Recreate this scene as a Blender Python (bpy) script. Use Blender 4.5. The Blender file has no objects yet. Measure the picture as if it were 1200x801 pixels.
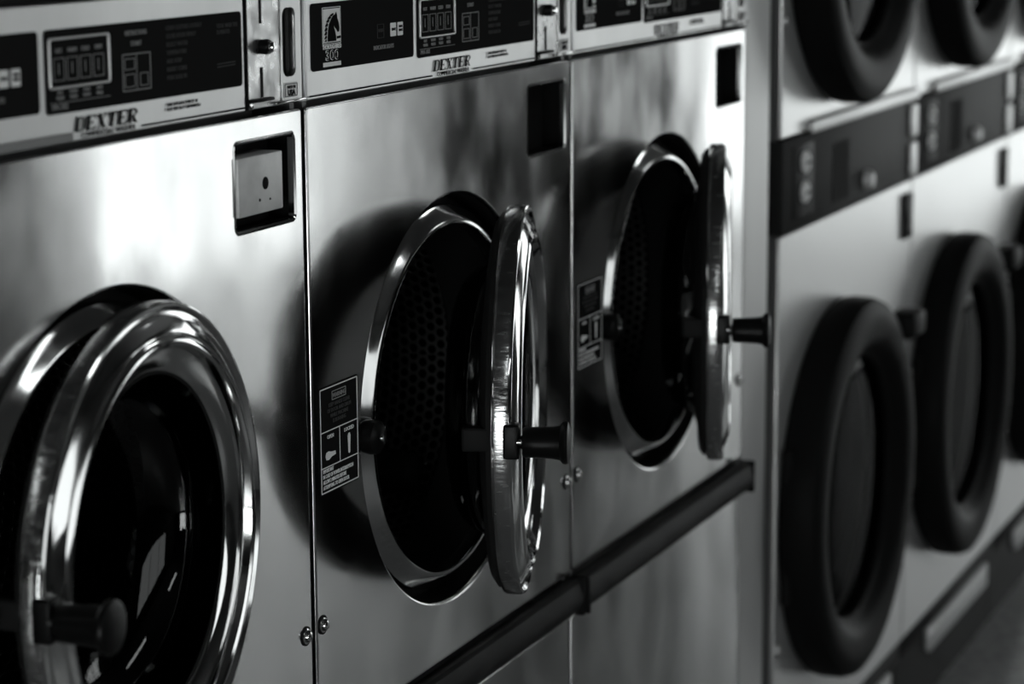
import bpy, bmesh, math, random
from mathutils import Vector, Matrix
random.seed(4)
S = bpy.context.scene
COL = S.collection
PI = math.pi
ZO = 1.36            # height of the washers' front-panel top edge above the floor
W = .66              # washer width
ZC = -.334           # porthole centre below that edge
TINT = (.955, 1.0, .995)

# ------------------------------------------------------------------ materials
def mat(name, col=.5, metal=0., rough=.5, spec=.5, bump=None, aniso=0., coat=0., var=None, rvar=None):
    m = bpy.data.materials.new(name); m.use_nodes = True
    nt = m.node_tree; b = nt.nodes['Principled BSDF']
    c = (col,)*3 if not isinstance(col, tuple) else col
    b.inputs['Base Color'].default_value = (*c, 1)
    b.inputs['Metallic'].default_value = metal
    b.inputs['Roughness'].default_value = rough
    b.inputs['Specular IOR Level'].default_value = spec
    b.inputs['Anisotropic'].default_value = aniso
    b.inputs['Coat Weight'].default_value = coat
    tc = nt.nodes.new('ShaderNodeTexCoord')
    def noise(scale, stretch, detail=4.):
        mp = nt.nodes.new('ShaderNodeMapping'); mp.inputs['Scale'].default_value = stretch
        nt.links.new(tc.outputs['Object'], mp.inputs['Vector'])
        n = nt.nodes.new('ShaderNodeTexNoise'); n.inputs['Scale'].default_value = scale
        n.inputs['Detail'].default_value = detail
        nt.links.new(mp.outputs[0], n.inputs['Vector']); return n
    if var:                                   # dirt / wear: (scale, stretch, low, high)
        n = noise(var[0], var[1]); r = nt.nodes.new('ShaderNodeMapRange')
        r.inputs['From Min'].default_value = .3; r.inputs['From Max'].default_value = .7
        r.inputs['To Min'].default_value = var[2]; r.inputs['To Max'].default_value = var[3]
        nt.links.new(n.outputs['Fac'], r.inputs['Value'])
        cc = nt.nodes.new('ShaderNodeCombineColor')
        for i in range(3): nt.links.new(r.outputs[0], cc.inputs[i])
        nt.links.new(cc.outputs[0], b.inputs['Base Color'])
    if rvar:
        n = noise(rvar[0], rvar[1]); r = nt.nodes.new('ShaderNodeMapRange')
        r.inputs['From Min'].default_value = .3; r.inputs['From Max'].default_value = .7
        r.inputs['To Min'].default_value = rvar[2]; r.inputs['To Max'].default_value = rvar[3]
        nt.links.new(n.outputs['Fac'], r.inputs['Value']); nt.links.new(r.outputs[0], b.inputs['Roughness'])
    if aniso:                                 # brushed sideways: reflections smear up and down
        b.inputs['Anisotropic'].default_value = aniso; b.inputs['Anisotropic Rotation'].default_value = .25
        tg = nt.nodes.new('ShaderNodeTangent'); tg.direction_type = 'RADIAL'; tg.axis = 'Z'
        nt.links.new(tg.outputs[0], b.inputs['Tangent'])
    if bump:                                  # list of (scale, stretch, strength, distance)
        prev = None
        for sc, st, strength, dist in bump:
            n = noise(sc, st, 2.); bp = nt.nodes.new('ShaderNodeBump')
            bp.inputs['Strength'].default_value = strength; bp.inputs['Distance'].default_value = dist
            nt.links.new(n.outputs['Fac'], bp.inputs['Height'])
            if prev: nt.links.new(prev.outputs[0], bp.inputs['Normal'])
            prev = bp
        nt.links.new(prev.outputs[0], b.inputs['Normal'])
    return m

M = {}
M['steel'] = mat('brushed_steel', .5, 1., .26, aniso=.6, bump=[(2.0, (1, 1, .7), .5, .010)],
                 var=(5, (1, 1, .6), .52, .60), rvar=(8, (1.5, 1.5, .9), .09, .21))
M['bare_steel'] = mat('bare_steel', .5, 1., .32, bump=[(90, (1, 1, 1), .2, .0006)], rvar=(60, (1, 1, 1), .2, .5))
M['chrome'] = mat('chrome', .72, 1., .07, bump=[(14, (1, 1, 1), .25, .002)], rvar=(25, (1, 1, 1), .04, .14))
M['bezel'] = mat('polished_steel', .55, 1., .12, bump=[(20, (1, 1, 1), .2, .001)], rvar=(40, (1, 1, 1), .07, .15))
M['band'] = mat('scuffed_chrome', .6, 1., .16, bump=[(40, (1, 1, 6), .35, .0012)], rvar=(60, (1, 1, 5), .1, .28))
M['rubber'] = mat('black_rubber', .014, 0., .5, .05)
M['screen'] = mat('black_display_print', .016, 0., .5, .0)
M['gloss_black'] = mat('black_enamel_ring', .008, 0., .45, .03)
M['black'] = mat('black_plastic', .012, 0., .40, .02)
M['knob'] = mat('black_knob_plastic', .005, 0., .36, .12, bump=[(120, (1, 1, 1), .15, .0005)])
M['void'] = mat('cavity_shade', .006, 0., .8, .1)  # near-black colour painting the shade inside gaps and holes
M['fascia'] = mat('silver_fascia', .50, .8, .33, var=(9, (1, 1, .25), .50, .62))
M['dark_print'] = mat('dark_print', .012, 0., .6, .0)
M['white_print'] = mat('white_print', .90, 0., .6, .1)
M['grey_print'] = mat('grey_print', .30, 0., .6, .0)
M['faint_print'] = mat('faint_print', .07, 0., .6, .0)
M['lamp_off'] = mat('indicator_window', .55, 0., .4)
M['trim'] = mat('dark_trim', .02, 0., .4, .05, var=(30, (.4, 1, 1), .005, .016))
M['cover'] = mat('satin_cover_metal', .62, .35, .5, var=(40, (1, 1, 1), .55, .70))
M['label'] = mat('black_label', .014, 0., .5, .0)
M['cabinet'] = mat('cabinet_paint', .12, 0., .5)
M['enamel'] = mat('dryer_enamel', .66, .6, .30, .5, bump=[(3, (1, 1, 1), .3, .006)])
M['strip'] = mat('dryer_control_strip', .028, 0., .5, .03)
M['alu'] = mat('aluminium_trim', .62, .8, .4)
M['filler'] = mat('filler_panel_steel', .50, .5, .38, bump=[(3, (1, 1, .6), .3, .006)])
M['floor'] = mat('speckled_floor', .22, 0., .28, .5, var=(38, (1, 1, 1), .10, .32), bump=[(60, (1, 1, 1), .1, .001)])
M['wall'] = mat('painted_wall', .022, 0., .7)
M['dark_wall'] = mat('dark_panelling', .03, 0., .6)
M['ceiling'] = mat('ceiling_tile', .05, 0., .8)
M['plate'] = mat('kick_plate', .55, .3, .4)
M['concrete'] = mat('concrete', .16, 0., .8, var=(12, (1, 1, 1), .1, .22))

def glass_mat(name, tint, ior, refl=1.):
    m = bpy.data.materials.new(name); m.use_nodes = True; nt = m.node_tree
    nt.nodes.remove(nt.nodes['Principled BSDF']); out = nt.nodes['Material Output']
    t = nt.nodes.new('ShaderNodeBsdfTransparent'); t.inputs[0].default_value = (tint,)*3 + (1,)
    g = nt.nodes.new('ShaderNodeBsdfGlossy'); g.inputs['Roughness'].default_value = .02
    g.inputs['Color'].default_value = (refl,)*3 + (1,)
    f0 = ((ior-1)/(ior+1))**2
    lw = nt.nodes.new('ShaderNodeLayerWeight'); lw.inputs['Blend'].default_value = .5
    pw = nt.nodes.new('ShaderNodeMath'); pw.operation = 'POWER'; pw.inputs[1].default_value = 5.
    nt.links.new(lw.outputs['Facing'], pw.inputs[0])
    f = nt.nodes.new('ShaderNodeMath'); f.operation = 'MULTIPLY_ADD'; f.inputs[1].default_value = 1-f0; f.inputs[2].default_value = f0
    nt.links.new(pw.outputs[0], f.inputs[0])
    mx = nt.nodes.new('ShaderNodeMixShader')
    nt.links.new(f.outputs[0], mx.inputs[0]); nt.links.new(t.outputs[0], mx.inputs[1]); nt.links.new(g.outputs[0], mx.inputs[2])
    nt.links.new(mx.outputs[0], out.inputs[0]); return m
M['glass'] = glass_mat('porthole_glass', .14, 1.45)
M['dark_glass'] = glass_mat('smoked_glass', .20, 1.4, .10)
M['pane'] = glass_mat('window_glass', .96, 1.3)

def perforated():
    """stainless sheet with staggered round holes, laid out in the UV map (metres)"""
    m = bpy.data.materials.new('perforated_steel'); m.use_nodes = True; nt = m.node_tree
    b = nt.nodes['Principled BSDF']; b.inputs['Metallic'].default_value = 1.
    b.inputs['Roughness'].default_value = .4
    uv = nt.nodes.new('ShaderNodeUVMap'); sp = nt.nodes.new('ShaderNodeSeparateXYZ'); nt.links.new(uv.outputs[0], sp.inputs[0])
    def mth(op, a, c=None):
        n = nt.nodes.new('ShaderNodeMath'); n.operation = op
        for i, v in enumerate((a, c)):
            if v is None: continue
            if isinstance(v, (int, float)): n.inputs[i].default_value = v
            else: nt.links.new(v, n.inputs[i])
        return n.outputs[0]
    P = .0135; Q = P*math.sqrt(3)
    def lattice(ox, oy):
        x = mth('SUBTRACT', mth('FRACT', mth('ADD', mth('DIVIDE', sp.outputs[0], P), ox)), .5)
        y = mth('SUBTRACT', mth('FRACT', mth('ADD', mth('DIVIDE', sp.outputs[1], Q), oy)), .5)
        x = mth('MULTIPLY', x, P); y = mth('MULTIPLY', y, Q)
        return mth('SQRT', mth('ADD', mth('MULTIPLY', x, x), mth('MULTIPLY', y, y)))
    d = mth('MINIMUM', lattice(0, 0), lattice(.5, .5))
    r = nt.nodes.new('ShaderNodeMapRange'); r.inputs['From Min'].default_value = .0042; r.inputs['From Max'].default_value = .0056
    nt.links.new(d, r.inputs['Value'])
    mix = nt.nodes.new('ShaderNodeMix'); mix.data_type = 'RGBA'
    mix.inputs[6].default_value = (.004, .004, .004, 1); mix.inputs[7].default_value = (.30, .30, .30, 1)
    nt.links.new(r.outputs[0], mix.inputs[0]); nt.links.new(mix.outputs[2], b.inputs['Base Color'])
    bp = nt.nodes.new('ShaderNodeBump'); bp.inputs['Distance'].default_value = .003; bp.inputs['Strength'].default_value = .8
    nt.links.new(r.outputs[0], bp.inputs['Height']); nt.links.new(bp.outputs[0], b.inputs['Normal'])
    return m
M['perf'] = perforated()
M['dark_drum'] = mat('dark_drum', .012, 0., .6, .1)

# ------------------------------------------------------------------ mesh helpers
def tag(o, label=None, cat=None, group=None, kind=None):
    if label: o['label'] = label
    if cat: o['category'] = cat
    if group: o['group'] = group
    if kind: o['kind'] = kind
    return o
def link(name, me, m, parent=None, loc=(0, 0, 0)):
    o = bpy.data.objects.new(name, me); COL.objects.link(o); o.location = loc
    if m is not None:
        me.materials.clear()
        for mm in (m if isinstance(m, list) else [m]): me.materials.append(mm)
    if parent: o.parent = parent
    return o
def empty(name, loc):
    o = bpy.data.objects.new(name, None); COL.objects.link(o); o.location = loc; o.empty_display_size = .1
    return o
class MB:
    """collects shapes given in one frame into one mesh; off is subtracted from every vertex on build"""
    def __init__(s): s.bm = bmesh.new(); s.smooth = True
    def box(s, x0, x1, y0, y1, z0, z1, bev=0., seg=2, mi=0):
        g = bmesh.ops.create_cube(s.bm, size=1.)['verts']
        for v in g:
            v.co = Vector(((x0+x1)/2 + v.co.x*(x1-x0), (y0+y1)/2 + v.co.y*(y1-y0), (z0+z1)/2 + v.co.z*(z1-z0)))
        fs = {f for v in g for f in v.link_faces}
        for f in fs: f.material_index = mi
        if bev:
            es = list({e for v in g for e in v.link_edges})
            r = bmesh.ops.bevel(s.bm, geom=es, offset=bev, segments=seg, affect='EDGES', profile=.5)
            for f in r['faces']: f.material_index = mi
        return s
    def lathe(s, prof, c=(0, 0, 0), axis='y', seg=96, mi=0, closed=False, a0=0., a1=2*PI):
        """prof: (radius, along axis) pairs"""
        full = abs(a1-a0-2*PI) < 1e-6
        n = seg if full else seg+1
        rings = []
        for r, h in prof:
            ring = []
            if r < 1e-6:
                v = s.bm.verts.new(s._ax(axis, 0, 0, h, c)); ring = [v]*n
            else:
                for i in range(n):
                    a = a0 + (a1-a0)*i/seg
                    ring.append(s.bm.verts.new(s._ax(axis, r*math.cos(a), r*math.sin(a), h, c)))
            rings.append(ring)
        pairs = list(zip(rings, rings[1:])) + ([(rings[-1], rings[0])] if closed else [])
        for A, B in pairs:
            for i in range(seg):
                j = (i+1) % n
                vs = []
                for v in (A[i], A[j], B[j], B[i]):
                    if v not in vs: vs.append(v)
                if len(vs) > 2:
                    try: f = s.bm.faces.new(vs); f.material_index = mi
                    except ValueError: pass
        return s
    @staticmethod
    def _ax(axis, u, v, h, c):
        if axis == 'y': p = (u, h, v)
        elif axis == 'x': p = (h, u, v)
        else: p = (u, v, h)
        return Vector(p) + Vector(c)
    def poly(s, pts, y, mi=0, depth=0.):
        """flat polygon in the xz plane facing -y, optionally with a thickness"""
        a = [s.bm.verts.new((x, y, z)) for x, z in pts]
        f = s.bm.faces.new(a); f.material_index = mi
        if depth:
            b = [s.bm.verts.new((x, y+depth, z)) for x, z in pts]
            s.bm.faces.new(b[::-1]).material_index = mi
            for i in range(len(a)):
                j = (i+1) % len(a); s.bm.faces.new((a[j], a[i], b[i], b[j])).material_index = mi
        return s
    def line(s, x0, z0, x1, z1, w, y, mi=0):
        d = Vector((x1-x0, z1-z0)); n = Vector((-d.y, d.x)).normalized()*w/2
        return s.poly([(x0-n.x, z0-n.y), (x1-n.x, z1-n.y), (x1+n.x, z1+n.y), (x0+n.x, z0+n.y)], y, mi, .0003)
    def frame(s, x0, x1, z0, z1, w, y, mi=0):
        s.line(x0, z0, x1, z0, w, y, mi); s.line(x0, z1, x1, z1, w, y, mi)
        s.line(x0, z0, x0, z1, w, y, mi); s.line(x1, z0, x1, z1, w, y, mi); return s
    def mesh(s, me, offset=(0, 0, 0)):
        s.bm.from_mesh(me); return s
    def text(s, body, x, z, size, y, align='LEFT', shear=0., sx=1., offset=0., mi=0, line=1.):
        n0 = len(s.bm.verts); nf = len(s.bm.faces)
        cu = bpy.data.curves.new('t', 'FONT'); cu.body = body; cu.size = size; cu.align_x = align
        cu.shear = shear; cu.offset = offset; cu.extrude = .0002; cu.space_line = line; cu.resolution_u = 3
        o = bpy.data.objects.new('t', cu); COL.objects.link(o)
        dg = bpy.context.evaluated_depsgraph_get(); dg.update()
        me = bpy.data.meshes.new_from_object(o.evaluated_get(dg))
        me.transform(Matrix.Translation((x, y, z)) @ Matrix.Rotation(PI/2, 4, 'X') @ Matrix.Diagonal((sx, 1, 1, 1)))
        s.bm.from_mesh(me); s.bm.faces.ensure_lookup_table()
        for f in s.bm.faces[nf:]: f.material_index = mi
        bpy.data.objects.remove(o); bpy.data.curves.remove(cu); bpy.data.meshes.remove(me)
        return s
    def build(s, name, m, parent=None, off=(0, 0, 0), loc=(0, 0, 0), normals=True, angle=35):
        if normals: bmesh.ops.recalc_face_normals(s.bm, faces=s.bm.faces)
        me = bpy.data.meshes.new(name); s.bm.to_mesh(me); s.bm.free()
        me.transform(Matrix.Translation(-Vector(off)))
        me.shade_smooth()
        try: me.set_sharp_from_angle(angle=math.radians(angle))
        except Exception: pass
        return link(name, me, m, parent, loc)

def rrect(x0, x1, z0, z1, r, n=5):
    pts = []
    for cx, cz, a in ((x1-r, z0+r, -90), (x1-r, z1-r, 0), (x0+r, z1-r, 90), (x0+r, z0+r, 180)):
        for i in range(n+1):
            t = math.radians(a + 90*i/n); pts.append((cx+r*math.cos(t), cz+r*math.sin(t)))
    return pts
def circle(cx, cz, r, n=128):
    return [(cx+r*math.cos(2*PI*i/n), cz+r*math.sin(2*PI*i/n)) for i in range(n)]
def plate_mesh(loops, y_front, thick, bev):
    """sheet in the xz plane with holes and rolled edges; loops: outer then holes"""
    cu = bpy.data.curves.new('p', 'CURVE'); cu.dimensions = '2D'; cu.fill_mode = 'BOTH'
    cu.extrude = max(thick/2 - bev, .0001); cu.bevel_depth = bev; cu.bevel_resolution = 2; cu.offset = -bev
    for i, lp in enumerate(loops):
        sp = cu.splines.new('POLY'); sp.points.add(len(lp)-1); sp.use_cyclic_u = True
        lp2 = lp
        for p, (x, z) in zip(sp.points, lp2): p.co = (x, z, 0, 1)
    o = bpy.data.objects.new('p', cu); COL.objects.link(o)
    dg = bpy.context.evaluated_depsgraph_get(); dg.update()
    me = bpy.data.meshes.new_from_object(o.evaluated_get(dg))
    me.transform(Matrix.Translation((0, y_front + thick/2, 0)) @ Matrix.Rotation(PI/2, 4, 'X'))
    bpy.data.objects.remove(o); bpy.data.curves.remove(cu)
    return me

# slab-serif italic letters for the maker's word, drawn as bars on a unit cell (x, z, x, z, weight)
GL = {
 'D': [(.2, 0, .2, 1, .24), (.02, .04, .6, .04, .08), (.02, .96, .6, .96, .08), (.6, .96, .84, .76, .14), (.82, .78, .82, .22, .17), (.84, .24, .6, .04, .14)],
 'E': [(.22, 0, .22, 1, .28), (.02, .04, .88, .04, .09), (.02, .96, .88, .96, .09), (.84, .0, .84, .24, .08), (.84, .76, .84, 1, .08), (.2, .5, .6, .5, .08), (.6, .38, .6, .62, .07)],
 'X': [(.18, .98, .8, .02, .22), (.8, .98, .16, .02, .08), (.0, .96, .38, .96, .08), (.6, .96, .98, .96, .08), (.0, .04, .36, .04, .08), (.56, .04, 1., .04, .08)],
 'T': [(.48, 0, .48, 1, .26), (.04, .95, .92, .95, .1), (.06, .72, .06, 1, .08), (.9, .72, .9, 1, .08), (.26, .04, .7, .04, .08)],
 'R': [(.2, 0, .2, 1, .26), (.02, .04, .4, .04, .08), (.02, .96, .65, .96, .09), (.65, .96, .82, .84, .12), (.82, .86, .82, .64, .16), (.82, .66, .65, .5, .12), (.65, .5, .2, .5, .08), (.5, .5, .82, .04, .2), (.72, .04, 1., .04, .08)],
}
def word(mb, txt, x, z, w, h, y, shear=.28, mi=0):
    cw = w/len(txt)
    for i, ch in enumerate(txt):
        for (a, b, c, d, t) in GL[ch]:
            vert = abs(c-a) < abs(d-b)
            def P(u, v): return (x + (i+u*.96)*cw + shear*v*h, z + v*h)
            if vert:
                mb.poly([P(a-t/2, b), P(a+t/2, b), P(c+t/2, d), P(c-t/2, d)], y, mi, .0003)
            else:
                mb.poly([P(a, b-t/2), P(c, d-t/2), P(c, d+t/2), P(a, b+t/2)], y, mi, .0003)

# ------------------------------------------------------------------ washer
BASEZ = -1.10                                # underside of the cabinet in the washer's own frame
def make_washer(k, angle, label, cover=False, detail=True, bar_y=0., keep_label=True):
    X0 = k*W
    B = (W/2, .36, BASEZ)                    # the Empty's place in the washer's frame
    root = empty('washing_machine', (X0+B[0], B[1], ZO+BASEZ))
    tag(root, label, 'washing machine', 'front loading washing machines in a row')
    def put(mb, name, m, parent=None, **kw):
        if parent is None or parent is root: return mb.build(name, m, root, off=B, **kw)
        return mb.build(name, m, parent, off=B, **kw)
    # cabinet shell: sides, back, top, bottom (open behind the front panels)
    c = MB()
    c.box(.008, .016, .006, .72, BASEZ, .105); c.box(.644, .652, .006, .72, BASEZ, .105)
    c.box(.016, .644, .70, .72, BASEZ, .105); c.box(.016, .644, .03, .70, .097, .105)
    c.box(.016, .644, .03, .70, BASEZ, BASEZ+.02); c.box(.016, .644, .045, .06, -.02, .10)
    c.box(.016, .644, .045, .06, BASEZ, -.60)
    put(c, 'cabinet', M['cabinet'])
    # front panel with porthole and coin pocket openings
    px0, px1, pz0, pz1 = .529, .640, -.1005, -.0215
    fm = plate_mesh([rrect(.0045, .6555, -.613, -.0005, .004), circle(.322, ZC, .217), rrect(px0, px1, pz0, pz1, .006)], 0., .006, .0022)
    fp = MB().mesh(fm); fpo = put(fp, 'front_panel', M['steel'])
    lp = MB().mesh(plate_mesh([rrect(.0045, .6555, BASEZ+.015, -.668, .004)], .002, .006, .002))
    put(lp, 'lower_panel', M['steel'])
    # coin pocket
    pk = MB(); y1 = .028
    pk.box(px0-.004, px0-.0005, .0065, y1, pz0-.004, pz1+.004); pk.box(px1+.0005, px1+.004, .0065, y1, pz0-.004, pz1+.004)
    pk.box(px0-.004, px1+.004, .0065, y1, pz1+.0005, pz1+.004); pk.box(px0-.004, px1+.004, .0065, y1, pz0-.004, pz0-.0005)
    pk.box(px0-.004, px1+.004, y1, y1+.003, pz0-.004, pz1+.004)
    pko = put(pk, 'coin_pocket', M['black'])
    rim = MB(); ro = [rrect(px0-d_, px1+d_, pz0-d_, pz1+d_, .006+d_) for d_ in (.0022, .0004, -.0012, -.0020)]
    rl = [[rim.bm.verts.new((x, yy, z)) for x, z in lp_] for lp_, yy in zip(ro, (-.0001, -.0009, .0006, .0060))]
    for A_, B_ in zip(rl, rl[1:]):
        for i in range(len(A_)):
            j = (i+1) % len(A_); rim.bm.faces.new((A_[i], A_[j], B_[j], B_[i]))
    rimo = put(rim, 'pocket_rim', M['steel'], pko)
    if cover:
        cv = MB(); cv.box(.5300, .6105, -.0035, .024, -.0865, -.0345, .0012)
        cvo = put(cv, 'coin_vault_cover', M['cover']); tag(cvo, 'square bare metal cover with a round keyhole')
        kh = MB(); kh.lathe([(0, -.0041), (.0050, -.0041), (.0056, -.0038), (.0058, -.0032)], (.578, 0, -.0605), seg=28)
        put(kh, 'keyhole', M['void'], cvo)
        d = MB(); d.lathe([(0, -.0041), (.0013, -.004), (.0015, -.0033)], (.567, 0, -.0745), seg=12); d.lathe([(0, -.0041), (.001, -.004), (.0012, -.0033)], (.586, 0, -.0755), seg=12)
        put(d, 'punch_mark', M['void'], cvo)
    # bumper trim across the front, between the panels
    b = MB(); zt, zb = -.6185, -.6625
    prof = [(.002, zt), (-.010, zt), (-.014, zt-.003), (-.0155, zt-.010), (-.0175, zt-.018), (-.0175, zb+.016), (-.015, zb+.008), (-.009, zb+.002), (.002, zb)]
    A = [b.bm.verts.new((.0035, y+bar_y, z)) for y, z in prof]; C_ = [b.bm.verts.new((.657, y+bar_y, z)) for y, z in prof]
    for i in range(len(prof)-1): b.bm.faces.new((A[i], A[i+1], C_[i+1], C_[i]))
    b.bm.faces.new(A[::-1]); b.bm.faces.new(C_)
    bo = put(b, 'bumper_trim', M['trim'])
    for xa, xb in ((.0025, .0085), (.652, .658)):
        e = MB(); e.box(xa, xb, -.0185+bar_y, .002, zb-.001, zt+.001, .0015); put(e, 'end_cap', M['black'], bo)
    # bezel around the porthole: black seal, sloping chrome ring
    s = MB(); s.lathe([(.2165, .0055), (.2168, .012), (.2165, .030), (.2145, .034), (.203, .0335)], (.322, 0, ZC), seg=128)
    so = put(s, 'door_seal', M['rubber'])
    z = MB(); z.lathe([(.2045, .030), (.2045, .0165), (.2035, .0140), (.2010, .0125), (.196, .0085), (.190, .0030), (.187, .0008), (.1845, .0006), (.183, .003), (.183, .020)], (.322, 0, ZC), seg=128)
    zo = put(z, 'porthole_bezel', M['bezel'])
    th = MB(); th.lathe([(.1828, .018), (.182, .040), (.178, .060), (.180, .085), (.190, .092)], (.322, 0, ZC), seg=96)
    put(th, 'tub_throat', M['rubber'])
    # perforated drum with UVs in metres
    dr = MB(); R, y0, y2 = .212, .088, .40
    uvl = dr.bm.loops.layers.uv.new('UVMap')
    n, rows = 96, 8
    def ring(r, y): return [dr.bm.verts.new((.322+r*math.cos(2*PI*i/n), y, ZC+r*math.sin(2*PI*i/n))) for i in range(n)]
    rr = [ring(R, y0+(y2-y0)*j/rows) for j in range(rows+1)]
    for j in range(rows):
        for i in range(n):
            f = dr.bm.faces.new((rr[j][i], rr[j][(i+1) % n], rr[j+1][(i+1) % n], rr[j+1][i]))
            for l, (a, h) in zip(f.loops, ((i, j), (i+1, j), (i+1, j+1), (i, j+1))):
                l[uvl].uv = (2*PI*R*a/n, (y2-y0)*h/rows)
    bk = [ring(R*q, y2 + .02*(1-q)) for q in (.75, .5, .25)]
    chain = [rr[-1]] + bk
    for A_, B_ in zip(chain, chain[1:]):
        for i in range(n):
            f = dr.bm.faces.new((A_[i], A_[(i+1) % n], B_[(i+1) % n], B_[i]))
            for l in f.loops: l[uvl].uv = (l.vert.co.x, l.vert.co.z)
    cv_ = dr.bm.verts.new((.322, y2+.02, ZC))
    for i in range(n):
        f = dr.bm.faces.new((bk[-1][i], bk[-1][(i+1) % n], cv_))
        for l in f.loops: l[uvl].uv = (l.vert.co.x, l.vert.co.z)
    dro = put(dr, 'drum', M['perf'], normals=False)
    for a in (80, 200, 320):                  # lifter vanes
        v = MB(); t = math.radians(a); cx, cz = .322+(R-.022)*math.cos(t), ZC+(R-.022)*math.sin(t)
        v.box(-.022, .022, .11, .39, -.022, .018, .012, 3)
        bmesh.ops.rotate(v.bm, verts=v.bm.verts, cent=(0, 0, 0), matrix=Matrix.Rotation(-(t+PI/2), 3, 'Y'))
        bmesh.ops.translate(v.bm, verts=v.bm.verts, vec=(cx, 0, cz))
        put(v, 'lifter_vane', M['dark_drum'], dro)
    # latch catch at the left of the bezel
    l = MB(); l.lathe([(.012, .012), (.0165, .004), (.0175, -.004), (.0165, -.010), (.012, -.0135), (0, -.0145)], (.122, 0, ZC), seg=32)
    lo = put(l, 'latch_catch', M['knob'])
    l2 = MB(); l2.box(.1255, .150, -.006, .006, ZC-.006, ZC+.006, .002); l2.lathe([(0, -.0165), (.003, -.0163), (.0036, -.014)], (.122, 0, ZC), seg=16)
    put(l2, 'striker_pin', M['chrome'], lo)
    # screws
    for sx, sz in ((.0165, -.496), (.642, -.4975)):
        sc = MB(); sc.lathe([(.0078, -.0002), (.0078, -.0016), (.0066, -.0022), (.006, -.0022)], (sx, 0, sz), seg=24)
        sc.lathe([(.0056, -.0005), (.0056, -.0034), (.0046, -.0052), (.0026, -.0058), (.0024, -.0044), (0, -.0042)], (sx, 0, sz), seg=24)
        so_ = put(sc, 'panel_screw', M['chrome'])
        wsh = MB(); wsh.lathe([(.0094, -.0001), (.0094, -.001), (.0075, -.0013)], (sx, 0, sz), seg=24)
        put(wsh, 'washer_ring', M['rubber'], so_)
    # instruction label
    lab = MB(); lx0, lx1, lz0, lz1 = .0175, .0965, -.3695, -.2675
    lab.poly(rrect(lx0-.001, lx1+.001, lz0-.001, lz1+.001, .002, 3), -.0008, 0, .0007)
    lbo = put(lab, 'instruction_label', M['label'])
    t = MB(); y = -.0012
    t.frame(lx0+.001, lx1-.001, lz0+.001, lz1-.001, .0011, y)
    t.line(lx0, -.310, lx1, -.310, .001, y); t.line(lx0, -.3445, lx1, -.3445, .001, y); t.line(.0575, -.310, .0575, -.3445, .0008, y)
    t.text('OPEN', .038, -.3175, .0052, y, 'CENTER'); t.text('LOCKED', .077, -.3175, .0052, y, 'CENTER')
    t.text('IMPORTANT\nIN CASE OF POWER INTERRUPTION\nALLOW 2 MINUTES BEFORE\nATTEMPTING TO OPEN DOOR', .0215, -.3495, .0054, y, 'LEFT', sx=.72, line=.98)
    hd = [(.0275, -.334), (.029, -.3305), (.034, -.3298), (.040, -.3312), (.048, -.3318), (.0485, -.3352), (.040, -.3360), (.034, -.3382), (.029, -.3375)]
    t.poly(hd, y, 0, .0003)
    t.poly([(.0752, -.3395), (.0748, -.330), (.0742, -.3235), (.0758, -.3205), (.0785, -.3205), (.0800, -.3235), (.0793, -.330), (.0788, -.3395), (.0770, -.3405)], y, 0, .0003)
    put(t, 'white_lettering', M['white_print'], lbo)
    t = MB(); t.frame(.043, .0715, -.2815, -.2735, .0009, y); t.text('WARNING', .0573, -.2797, .0062, y, 'CENTER', sx=.9)
    put(t, 'warning_heading', M['grey_print'], lbo)
    t = MB(); t.text('KEEP HANDS CLEAR\nOF DOOR AND DRUM\nWHILE MACHINE\nIS RUNNING', .0573, -.2875, .0054, y, 'CENTER', sx=.9)
    put(t, 'faint_lettering', M['faint_print'], lbo)

    # ---- control panel
    f = MB().mesh(plate_mesh([rrect(.0065, .5515, .005, .112, .002)], .0, .005, .0012))
    fo = put(f, 'control_panel', M['fascia'])
    cap = MB(); cap.box(.004, .656, -.002, .05, .1135, .140, .003); put(cap, 'top_trim', M['trim'], fo)
    edge = MB(); edge.box(.0005, .0050, -.001, .02, .0045, .112, .001); put(edge, 'side_edge', M['alu'], fo)
    pb = MB(); y = -.0008
    pb.poly(rrect(.016, .2345, .0305, .0925, .004), y, 0, .0007); pb.poly(rrect(.2435, .5465, .0280, .0925, .004), y, 0, .0007)
    put(pb, 'black_display_panel', M['screen'], fo)
    y = -.0012
    dk = MB()
    dk.line(.010, .0083, .2775, .0083, .0014, y); dk.line(.379, .0083, .5515, .0083, .0014, y)
    word(dk, 'DEXTER', .2800, .0122, .092, .0112, y)
    dk.text('COMMERCIAL WASHER', .3285, .0068, .0062, y, 'CENTER', sx=1.22)
    dk.text('THIS APPLIANCE MUST BE\nELECTRICALLY GROUNDED', .418, .0205, .0038, y, 'LEFT', sx=1.15)
    put(dk, 'dark_lettering', M['dark_print'], fo)
    if k == -1:
        gb = MB(); gb.poly([(.0085, .0060), (.2765, .0060), (.2765, .0125), (.0085, .0125)], -.0018, 0, .0005)
        put(gb, 'grey_tape', M['grey_print'], fo)
    w = MB()
    # horse emblem: pale box with a dark head on it
    bx0, bx1, bz0, bz1 = .0395, .0735, .0555, .0865
    w.poly([(bx0, bz0), (bx1, bz0), (bx1, bz1), (bx0, bz1)], y, 0, .0003)
    w.frame(bx0-.0013, bx1+.0013, bz0-.0012, bz1+.0012, .0006, y)
    w.text('THOROUGHBRED', (bx0+bx1)/2, .0495, .0058, y, 'CENTER', sx=.80, offset=.0001)
    for i in range(3): pass
    w.text('300', (bx0+bx1)/2, .0395, .0125, y, 'CENTER', sx=1.45, offset=.0005)
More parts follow.
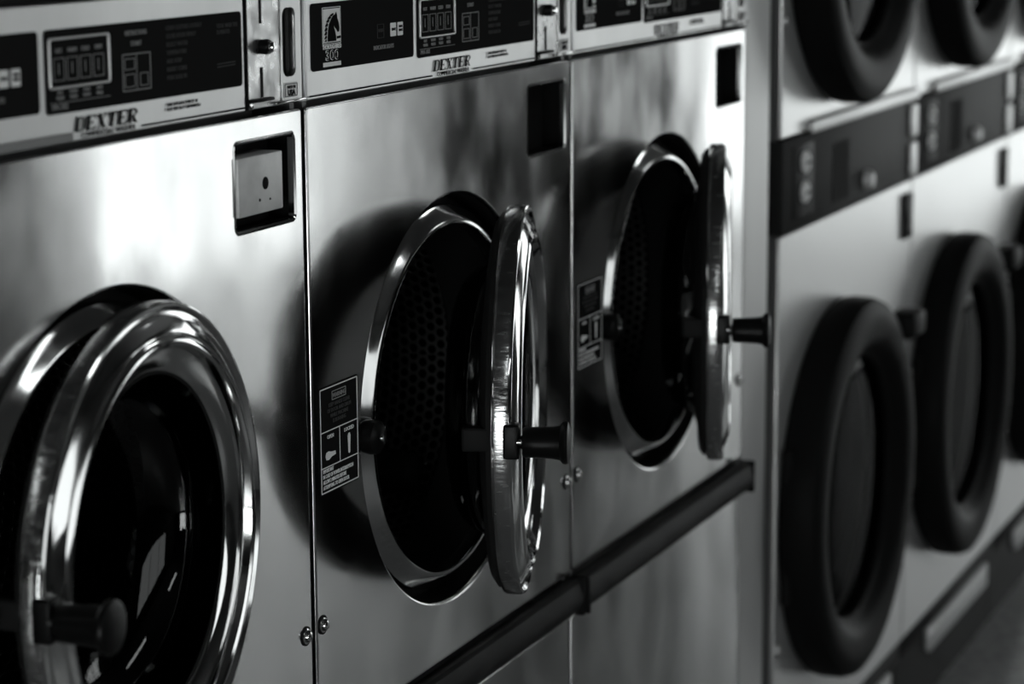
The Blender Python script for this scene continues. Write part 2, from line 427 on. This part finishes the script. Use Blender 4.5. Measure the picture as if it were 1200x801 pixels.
    w.poly([(bx0-.001, .0333), (bx1+.001, .0333), (bx1+.001, .0373), (bx0-.001, .0373)], y, 0, .0003)
    w.poly(rrect(.1815, .1940, .0535, .0665, .0008, 2), y, 0, .0003); w.poly(rrect(.1975, .2095, .0535, .0665, .0008, 2), y, 0, .0003)
    put(w, 'white_marks', M['white_print'], fo)
    hz = MB(); yh = -.0018
    def hp(pts): return [(bx0 + (px-130)/150*(bx1-bx0), bz1 - (pz-65)/285*(bz1-bz0)) for px, pz in pts]
    head = [(165, 342), (165, 300), (170, 240), (180, 190), (200, 150), (215, 125), (232, 118), (243, 96), (250, 120), (252, 150), (264, 190), (270, 235), (266, 265), (254, 268), (243, 245), (230, 226), (220, 205), (222, 230), (232, 265), (238, 300), (240, 342)]
    hz.poly(hp(head), yh, 0, .0003)
    for q in ([(136, 340), (150, 318), (156, 340)], [(133, 318), (150, 285), (158, 300), (152, 316)], [(133, 285), (150, 250), (160, 262), (154, 284)],
              [(136, 250), (152, 215), (163, 228), (158, 250)], [(142, 212), (160, 180), (170, 196), (163, 214)], [(152, 176), (172, 148), (182, 164), (172, 182)],
              [(166, 144), (190, 124), (198, 140), (184, 156)], [(186, 120), (214, 104), (222, 114), (202, 132)], [(246, 305), (280, 300), (280, 322), (246, 326)]):
        hz.poly(hp(q), yh, 0, .0003)
    hz.text('300', (bx0+bx1)/2, .0395, .0125, yh, 'CENTER', sx=1.45, offset=-.00005)
    hz.text('RINSE', .18775, .0590, .0038, yh, 'CENTER', sx=.9); hz.text('FINAL\nRINSE', .2035, .0612, .0036, yh, 'CENTER', sx=.9, line=1.)
    put(hz, 'emblem_drawing', M['dark_print'], fo)
    g = MB()
    g.text('INDICATOR LIGHTS', .166, .0425, .0058, y, 'CENTER', sx=.85)
    # selector buttons inside a bright frame
    for i in range(4):
        bx = .2545+i*.0186
        g.frame(bx, bx+.0145, .0535, .0705, .0006, y); g.text(('HOT', 'WARM', 'COLD', 'PERM')[i], bx+.0072, .0745, .0050, y, 'CENTER', sx=.85)
        g.line(bx+.0068, .058, bx+.0068, .067, .0008, y)
        g.text(('HOT\nWASH', 'WARM\nWASH', 'COLD\nWASH', 'PERM\nPRESS')[i], bx+.0072, .0430, .0042, y, 'CENTER', sx=.85)
    g.line(.248, .0365, .333, .0365, .0005, y)
    g.text('MH-302', .2500, .0315, .0060, y, 'LEFT', sx=1.1)
    g.frame(.3525, .3945, .038, .067, .0009, y); g.line(.3735, .038, .3735, .067, .0006, y)
    g.frame(.3555, .3705, .055, .0635, .0006, y); g.frame(.3555, .3705, .041, .051, .0006, y); g.frame(.3785, .3905, .041, .051, .0006, y)
    g.text('START', .3735, .0735, .0055, y, 'CENTER'); g.text('INSTRUCTIONS', .3735, .082, .0055, y, 'CENTER', sx=.85)
    put(g, 'grey_marks', M['grey_print'], fo)
    fr = MB().mesh(plate_mesh([rrect(.2465, .3325, .0470, .0865, .003), rrect(.2486, .3304, .0491, .0844, .002)], -.003, .0025, .0008))
    put(fr, 'selector_frame', M['alu'], fo)
    q = MB()
    rows_ = ['LOAD CLOTHES LOOSELY', 'CLOSE DOOR FIRMLY', 'SELECT WATER', 'TEMPERATURE', 'ADD SOAP', 'INSERT COINS', 'PUSH SLIDE IN']
    for i, r_ in enumerate(rows_): q.text(r_, .420, .083-i*.0068, .0052, y, 'LEFT', sx=.95)
    q.text('TOTAL WASH TIME\n25 MINUTES', .503, .080, .0052, y, 'LEFT', sx=.8); q.line(.503, .047, .534, .0475, .001, y); q.line(.503, .0495, .534, .05, .001, y)
    q.text('WASH', .160, .0590, .0048, y, 'CENTER', sx=.8); q.frame(.153, .167, .0535, .0665, .0005, y)
    put(q, 'faint_instructions', M['faint_print'], fo)
    # ---- coin slide
    cs = MB().mesh(plate_mesh([rrect(.5555, .6555, .0055, .112, .002), rrect(.6195, .6445, .0300, .0915, .008)], .0, .005, .0012))
    cso = put(cs, 'coin_slide', M['bare_steel'])
    pl = MB(); pl.poly(rrect(.6175, .6550, .0070, .111, .002), -.0011, 0, .0008)
    # (the pale surround of the window is a frame, so leave the window free)
    pl.bm.free(); pl = MB().mesh(plate_mesh([rrect(.6170, .6548, .0072, .111, .003), rrect(.6197, .6443, .0302, .0913, .008)], -.0014, .0014, .0005))
    put(pl, 'window_surround', M['fascia'], cso)
    wi = MB(); wi.box(.617, .647, .009, .012, .028, .094); put(wi, 'coin_window', M['black'], cso)
    kn = MB(); kn.lathe([(.0065, .001), (.0068, -.006), (.006, -.0085), (0, -.009)], (.583, 0, .0595), seg=28)
    kno = put(kn, 'push_knob', M['knob'], cso)
    kt = MB(); kt.lathe([(.0044, -.0085), (.0046, -.011), (.0036, -.0132), (0, -.0138)], (.583, 0, .0595), seg=24)
    put(kt, 'knob_tip', M['chrome'], cso)
    sl = MB(); sl.box(.5805, .5835, -.0009, .001, .0150, .0415); sl.box(.5805, .5830, -.0009, .001, .0800, .1100)
    sl.box(.557, .598, -.0045, .001, .0115, .0145, .001); sl.box(.5555, .5575, -.0005, .002, .0055, .112)
    put(sl, 'slide_track', M['black'], cso)
    lg = MB(); lg.box(.598, .654, -.006, .001, .0072, .0095, .001); put(lg, 'slide_lip', M['chrome'], cso)
    sc = MB(); sc.lathe([(.0036, .0005), (.0036, -.0012), (.0022, -.0018), (.0018, -.001), (0, -.0009)], (.5615, 0, .0095), seg=20)
    put(sc, 'slide_screw', M['chrome'], cso)
    st = MB(); st.poly(rrect(.6200, .6455, .0110, .0245, .001, 2), -.0020, 0, .0004)
    sto = put(st, 'origin_sticker', M['white_print'], cso)
    s2 = MB(); s2.frame(.6212, .6443, .0122, .0233, .0006, -.0024); s2.text('MADE IN', .6328, .0190, .0042, -.0024, 'CENTER', sx=.95)
    s2.text('USA', .6328, .0132, .0068, -.0024, 'CENTER', sx=1.1, offset=.0003)
    put(s2, 'sticker_lettering', M['dark_print'], cso)

    # ---- door: its own frame with the origin on the hinge line
    H = (.54, -.013, ZC)
    door = MB(); c0 = (-.204, 0, 0)
    door.lathe([(.160, .0215), (.2005, .0215), (.2032, .0205), (.204, .0185), (.204, .0035), (.2036, .0016), (.2022, .0004), (.2004, .0004), (.1988, .0020), (.1972, .0036), (.1955, .0034), (.1900, .0004),
                (.1830, -.0036), (.1795, -.0048), (.1782, -.0036), (.1768, -.0044), (.1740, -.0070), (.1712, -.0074), (.1688, -.0058), (.1676, -.0020), (.1668, .0020), (.1650, .0030),
                (.1600, .0036), (.1520, .0060), (.1480, .0080), (.1465, .0095), (.1465, .0300), (.150, .0300), (.160, .0215)], c0, seg=160, mi=0)
    do = door.build('door', M['chrome'], root)
    do.location = Vector(H) - Vector(B); do.rotation_euler = (0, 0, math.radians(angle))
    bd = MB(); bd.lathe([(.2043, .0182), (.2046, .0172), (.2046, .0046), (.2043, .0036)], c0, seg=160)
    bd.build('rim_band', M['band'], do)
    gk = MB(); gk.lathe([(.198, .0215), (.1975, .026), (.190, .0315), (.180, .0325), (.168, .031), (.158, .034), (.150, .037), (.1450, .034), (.1442, .0105), (.1462, .0100)], c0, seg=128)
    gk.build('gasket', M['rubber'], do)
    gl = MB(); gl.lathe([(.1442, .0115), (.1435, .025), (.1430, .038), (.139, .053), (.130, .064), (.117, .072), (.098, .0775), (.070, .081), (.035, .0825), (0, .083)], c0, seg=128)
    gl.build('glass_bowl', M['glass'], do)
    # latch hook and handle at the free edge
    fx = -.408
    bl = MB(); bl.box(fx-.0035, fx+.016, -.0075, .0085, -.0175, .0170, .0025, 3)
    blo = bl.build('handle_block', M['knob'], do)
    kb = MB(); kb.lathe([(.0060, -.006), (.0066, -.010), (.0138, -.0105), (.0150, -.0125), (.0152, -.024), (.0160, -.040), (.0172, -.047), (.0205, -.0495), (.0215, -.052), (.0205, -.0548), (.014, -.0570), (0, -.0578)], (fx+.006, 0, -.0015), seg=48)
    kb.build('handle_knob', M['knob'], do)
    pn = MB(); pn.lathe([(0, -.0125), (.0022, -.0122), (.0028, -.0095), (.0028, -.005)], (fx-.0010, 0, .0), seg=16); pn.build('pivot_pin', M['chrome'], do)
    hk = MB(); hk.box(fx+.006, fx+.022, .0215, .050, -.0125, .0115, .003, 3); hk.build('latch_hook', M['rubber'], do)
    for dz in (-.050, .050):
        hg = MB()
        hg.lathe([(0, dz-.020), (.0045, dz-.020), (.0045, dz+.020), (0, dz+.020)], (-.004, .009, 0), axis='z', seg=20)
        hg.build('hinge', M['bare_steel'], do)
    return root

make_washer(-1, 5.6, 'stainless washer nearest the camera, door slightly ajar, square metal cover in its coin pocket', cover=True)
make_washer(0, 18.07, 'stainless washer in the middle, black warning label left of its wide open door', bar_y=0.)
make_washer(1, 17.8, 'stainless washer beside the filler panel, its porthole door open and blurred', bar_y=-.003)

# ------------------------------------------------------------------ dryers
DW = .80; DX = 1.490
def make_dryer(i, label):
    X0 = DX + i*DW; ZB = -1.205
    B = (DW/2, .4, ZB)
    root = empty('stack_dryer', (X0+B[0], B[1], ZO+ZB))
    tag(root, label, 'dryer', 'stacked tumble dryers behind the washers')
    def put(mb, name, m, parent=None, **kw): return mb.build(name, m, parent or root, off=B, **kw)
    cx = .312; R = .308; zl, zu = -.765, .165
    b = MB()
    b.box(.004, .010, .008, .8, ZB, .62); b.box(.790, .796, .008, .8, ZB, .62); b.box(.01, .79, .78, .8, ZB, .62)
    b.box(.01, .79, .02, .78, .61, .62); b.box(.01, .79, .02, .78, ZB, ZB+.01); b.box(.01, .79, .02, .78, -.26, -.24)
    put(b, 'cabinet', M['cabinet'])
    put(MB().mesh(plate_mesh([rrect(.003, .797, ZB+.035, -.320, .004), circle(cx, zl, .23)], 0., .008, .003)), 'lower_front', M['enamel'])
    put(MB().mesh(plate_mesh([rrect(.003, .797, -.174, .625, .004), circle(cx, zu, .23)], 0., .008, .003)), 'upper_front', M['enamel'])
    t = MB(); t.box(.135, .798, -.012, .0, -.176, -.158, .003); put(t, 'upper_trim', M['alu'])
    s = MB(); s.box(.001, .799, -.004, .02, -.3175, -.1765, .003); so = put(s, 'control_strip', M['strip'])
    for dz in (-.217, -.262):
        q = MB(); q.lathe([(.017, -.004), (.017, -.010), (.013, -.013), (0, -.0135)], (.105, 0, dz), seg=28); put(q, 'push_button', M['white_print'], so)
        q = MB(); q.box(.094, .116, -.0145, -.012, dz-.002, dz+.002, .0005); put(q, 'button_slot', M['black'], so)
    q = MB(); q.box(.05, .16, -.0055, -.0035, -.300, -.190, .001); put(q, 'button_plate', M['black'], so)
    q = MB(); q.box(.27, .36, -.0055, -.0035, -.300, -.205, .001); put(q, 'instruction_plate', M['faint_print'], so)
    q = MB(); q.lathe([(.017, -.004), (.015, -.014), (.012, -.017), (0, -.018)], (.470, 0, -.284), seg=32); put(q, 'dial', M['plate'], so)
    for z0, z1 in ((-.2425, -.185), (-.312, -.252)):
        q = MB(); q.box(.755, .797, -.010, -.003, z0, z1, .004); put(q, 'coin_plate', M['alu'], so)
    q = MB(); q.box(.728, .788, -.007, -.0005, -.420, -.340, .004); qo = put(q, 'coin_vault', M['black'])
    q = MB(); q.lathe([(.012, -.007), (.011, -.010), (0, -.0105)], (.758, 0, -.382), seg=20); put(q, 'vault_lock', M['knob'], qo)
    for zc, nm in ((zl, 'lower_door'), (zu, 'upper_door')):
        d = MB()
        d.lathe([(.232, -.001), (.300, -.001), (.307, -.008), (.309, -.020), (.308, -.046), (.303, -.058), (.293, -.064), (.275, -.067), (.250, -.065), (.238, -.060), (.228, -.050),
                 (.222, -.044), (.214, -.040), (.212, -.030), (.216, -.012), (.232, -.001)], (cx, 0, zc), seg=112)
        do = put(d, nm, M['gloss_black'])
        g = MB(); g.lathe([(.216, -.030), (.205, -.034), (.15, -.038), (.07, -.040), (0, -.0405)], (cx, 0, zc), seg=80); put(g, 'door_glass', M['dark_glass'], do)
        h = MB(); h.box(cx+.215, cx+.300, -.078, -.030, zc+.205, zc+.250, .010, 3); put(h, 'pull_handle', M['black'], do)
        for dz in (-.09, .09):
            h = MB(); h.lathe([(0, dz-.03), (.008, dz-.03), (.008, dz+.03), (0, dz+.03)], (cx-.292, -.012, zc), axis='z', seg=18)
            put(h, 'door_hinge', M['black'], do)
        dr = MB(); uvl = dr.bm.loops.layers.uv.new('UVMap')
        dr.lathe([(.232, .006), (.270, .03), (.296, .05), (.296, .60), (.0, .62)], (cx, 0, zc), seg=80)
        for f in dr.bm.faces:
            for l in f.loops:
                c = l.vert.co; a = math.atan2(c.z-zc, c.x-cx); l[uvl].uv = (a*.3, c.y)
        put(dr, 'lower_drum' if zc == zl else 'upper_drum', M['dark_drum'])
    for z_ in (-.96,):
        q = MB(); q.lathe([(.008, -.0002), (.0075, -.004), (.004, -.006), (0, -.0062)], (.020, 0, z_), seg=20); put(q, 'panel_screw', M['alu'])
        q = MB(); q.lathe([(.008, -.0002), (.0075, -.004), (.004, -.006), (0, -.0062)], (.020, 0, .0), seg=20); put(q, 'panel_screw', M['alu'])
    # toe space with a pale plate
    q = MB(); q.box(.003, .797, .012, .035, -1.36, ZB-.002); qo = put(q, 'toe_board', M['black'])
    q = MB(); q.box(.235, .735, .0, .0125, -1.262, -1.212, .004); put(q, 'vent_plate', M['plate'], qo)
    q = MB(); q.box(.0, .80, .004, .05, ZB-.004, ZB+.034, .002); put(q, 'bottom_rail', M['black'], qo)
    return root
make_dryer(0, 'stacked dryer next to the light filler panel, its whole round black door in view')
make_dryer(1, 'stacked dryer second from the filler panel, smaller round black doors')
make_dryer(2, 'stacked dryer farthest from the camera, cut off by the picture edge')

# ------------------------------------------------------------------ setting
def struct(name, mb, m, label=None):
    o = mb.build(name, m); o['kind'] = 'structure'
    if label: o['label'] = label
    return o
XA, XB, YA, YB, CH = -5.2, 8.6, -3.7, 1.0, 2.9
struct('floor', MB().box(XA, XB, YA, YB, -.1, 0), M['floor'])
struct('ceiling', MB().box(XA, XB, YA, YB, CH, CH+.1), M['ceiling'])
struct('wall_back', MB().box(XA, XB, YB, YB+.1, 0, CH), M['dark_wall'])
def wall_with_holes(name, axis, at, a0, a1, holes, m):
    """wall in boxes around rectangular openings; holes sorted (u0, u1, z0, z1)"""
    mb = MB()
    def bx(u0, u1, z0, z1):
        if u1-u0 < 1e-4 or z1-z0 < 1e-4: return
        if axis == 'x': mb.box(u0, u1, at-.12 if at < 0 else at, at if at < 0 else at+.12, z0, z1)
        else: mb.box(at-.12 if at < 0 else at, at if at < 0 else at+.12, u0, u1, z0, z1)
    u = a0
    for (u0, u1, z0, z1) in holes:
        bx(u, u0, 0, CH); bx(u0, u1, 0, z0); bx(u0, u1, z1, CH); u = u1
    bx(u, a1, 0, CH)
    return struct(name, mb, m)
def emis(name, s):
    m = bpy.data.materials.new(name); m.use_nodes = True; nt = m.node_tree
    b = nt.nodes['Principled BSDF']; b.inputs['Emission Color'].default_value = (*TINT, 1); b.inputs['Emission Strength'].default_value = s
    b.inputs['Base Color'].default_value = (.1, .1, .1, 1); return m
def window(n, axis, at, u0, u1, z0, z1, mull, power, door=False):
    w = .05
    s = -1 if at < 0 else 1
    y0, y1 = sorted((at+s*.03, at+s*.09)); mb = MB(); g = MB()
    def bx(q, a, b, c, d, e0, e1):
        if axis == 'x': q.box(a, b, e0, e1, c, d)
        else: q.box(e0, e1, a, b, c, d)
    bx(mb, u0, u1, z0, z0+w, y0, y1); bx(mb, u0, u1, z1-w, z1, y0, y1); bx(mb, u0, u0+w, z0, z1, y0, y1); bx(mb, u1-w, u1, z0, z1, y0, y1)
    for i in range(1, mull): c = u0+(u1-u0)*i/mull; bx(mb, c-w/2, c+w/2, z0, z1, y0, y1)
    ym = (y0+y1)/2
    bx(g, u0+w/2, u1-w/2, z0+w/2, z1-w/2, ym-.003, ym+.003)
    o = struct(('door_%d' if door else 'window_%d') % n, mb, M['alu'])
    go = g.build('pane', M['pane'], o)
    # sky as a glowing board beyond the glass; fill light at the added windows
    sk = MB(); bx(sk, u0-.02, u1+.02, z0-.02, z1+.02, *sorted((at+s*.30, at+s*.34)))
    k_ = sk.build('sky_backdrop', emis('sky_daylight', power/PI)); k_['kind'] = 'structure'
    return o
wall_with_holes('wall_front', 'x', YA, XA, XB, [(-2.2, 1.4, .9, 2.3), (5.3, 8.0, .02, 2.5)], M['wall'])
window(1, 'x', YA, 5.3, 8.0, .02, 2.5, 3, 7)
window(2, 'x', YA, -2.2, 1.4, .9, 2.3, 3, 4)  # added, unseen: throws frontal fill light onto the washers
wall_with_holes('wall_right', 'y', XB, YA, YB, [(-2.65, -.5, .02, 2.4)], M['wall'])
window(1, 'y', XB, -2.65, -.5, .02, 2.4, 2, 7, door=True)
wall_with_holes('wall_left', 'y', XA, YA, YB, [(-2.6, -.2, .05, 1.2)], M['wall'])
window(3, 'y', XA, -2.6, -.2, .05, 1.2, 2, 26)  # added low glow standing in for bright floor, lights door rims and bezels

# filler panel, then a black strip painting the shaded gap before the dryers
o = MB().mesh(plate_mesh([rrect(1.3235, 1.441, .0, 2.1-ZO+ZO, .003)], .002, .02, .003))
tr = struct('trim_1', o, M['filler'], 'light steel filler panel between washers and dryers')
o = MB(); o.box(1.441, 1.493, .035, .06, .0, 2.0)
struct('gap_shade_strip', o, M['void'])
o = MB(); o.box(-.66-.3, 1.3225, .03, .76, .0, ZO+BASEZ, .01)
struct('trim_3', o, M['concrete'], 'raised concrete plinth under the washers')

# ceiling lights: real fittings with glowing diffusers
M['tube'] = emis('lit_diffuser', 4.)
for i, (lx, ly) in enumerate(((-2.6, -1.7), (.6, -1.7), (3.8, -1.7))):
    r = empty('ceiling_light', (lx, ly, CH))
    tag(r, 'long fluorescent ceiling fitting, %s' % ('behind the camera', 'above the aisle before the washers', 'above the aisle before the dryers')[i], 'ceiling light', 'fluorescent ceiling lights')
    MB().box(-.62, .62, -.14, .14, -.05, .0, .006).build('housing', M['plate'], r)
    MB().box(-.60, .60, -.11, .11, -.075, -.049, .01).build('diffuser', M['tube'], r)

w = bpy.data.worlds.new('World'); S.world = w; w.use_nodes = True
w.node_tree.nodes['Background'].inputs[0].default_value = (*TINT, 1); w.node_tree.nodes['Background'].inputs[1].default_value = .05

# ------------------------------------------------------------------ camera (solved from the photograph's vanishing points)
cam = bpy.data.cameras.new('Camera'); co = bpy.data.objects.new('Camera', cam); COL.objects.link(co)
yaw, pitch, roll = .404, .183, -.006
d = Vector((math.cos(yaw)*math.cos(pitch), math.sin(yaw)*math.cos(pitch), -math.sin(pitch)))
r = Vector((math.sin(yaw), -math.cos(yaw), 0)); u = r.cross(d)
r2 = math.cos(roll)*r + math.sin(roll)*u; u2 = -math.sin(roll)*r + math.cos(roll)*u
mw = Matrix((( r2.x, u2.x, -d.x, -2.010), (r2.y, u2.y, -d.y, -1.065), (r2.z, u2.z, -d.z, .200+ZO), (0, 0, 0, 1)))
co.matrix_world = mw
cam.sensor_width = 36; cam.lens = 2904.4/1200*36; cam.clip_start = .05
cam.dof.use_dof = True; cam.dof.focus_distance = 2.36; cam.dof.aperture_fstop = 5.2
S.camera = co
vs = S.view_settings; vs.view_transform = 'Standard'; vs.look = 'None'; vs.gamma = 1.; vs.use_curve_mapping = False; vs.exposure = .28
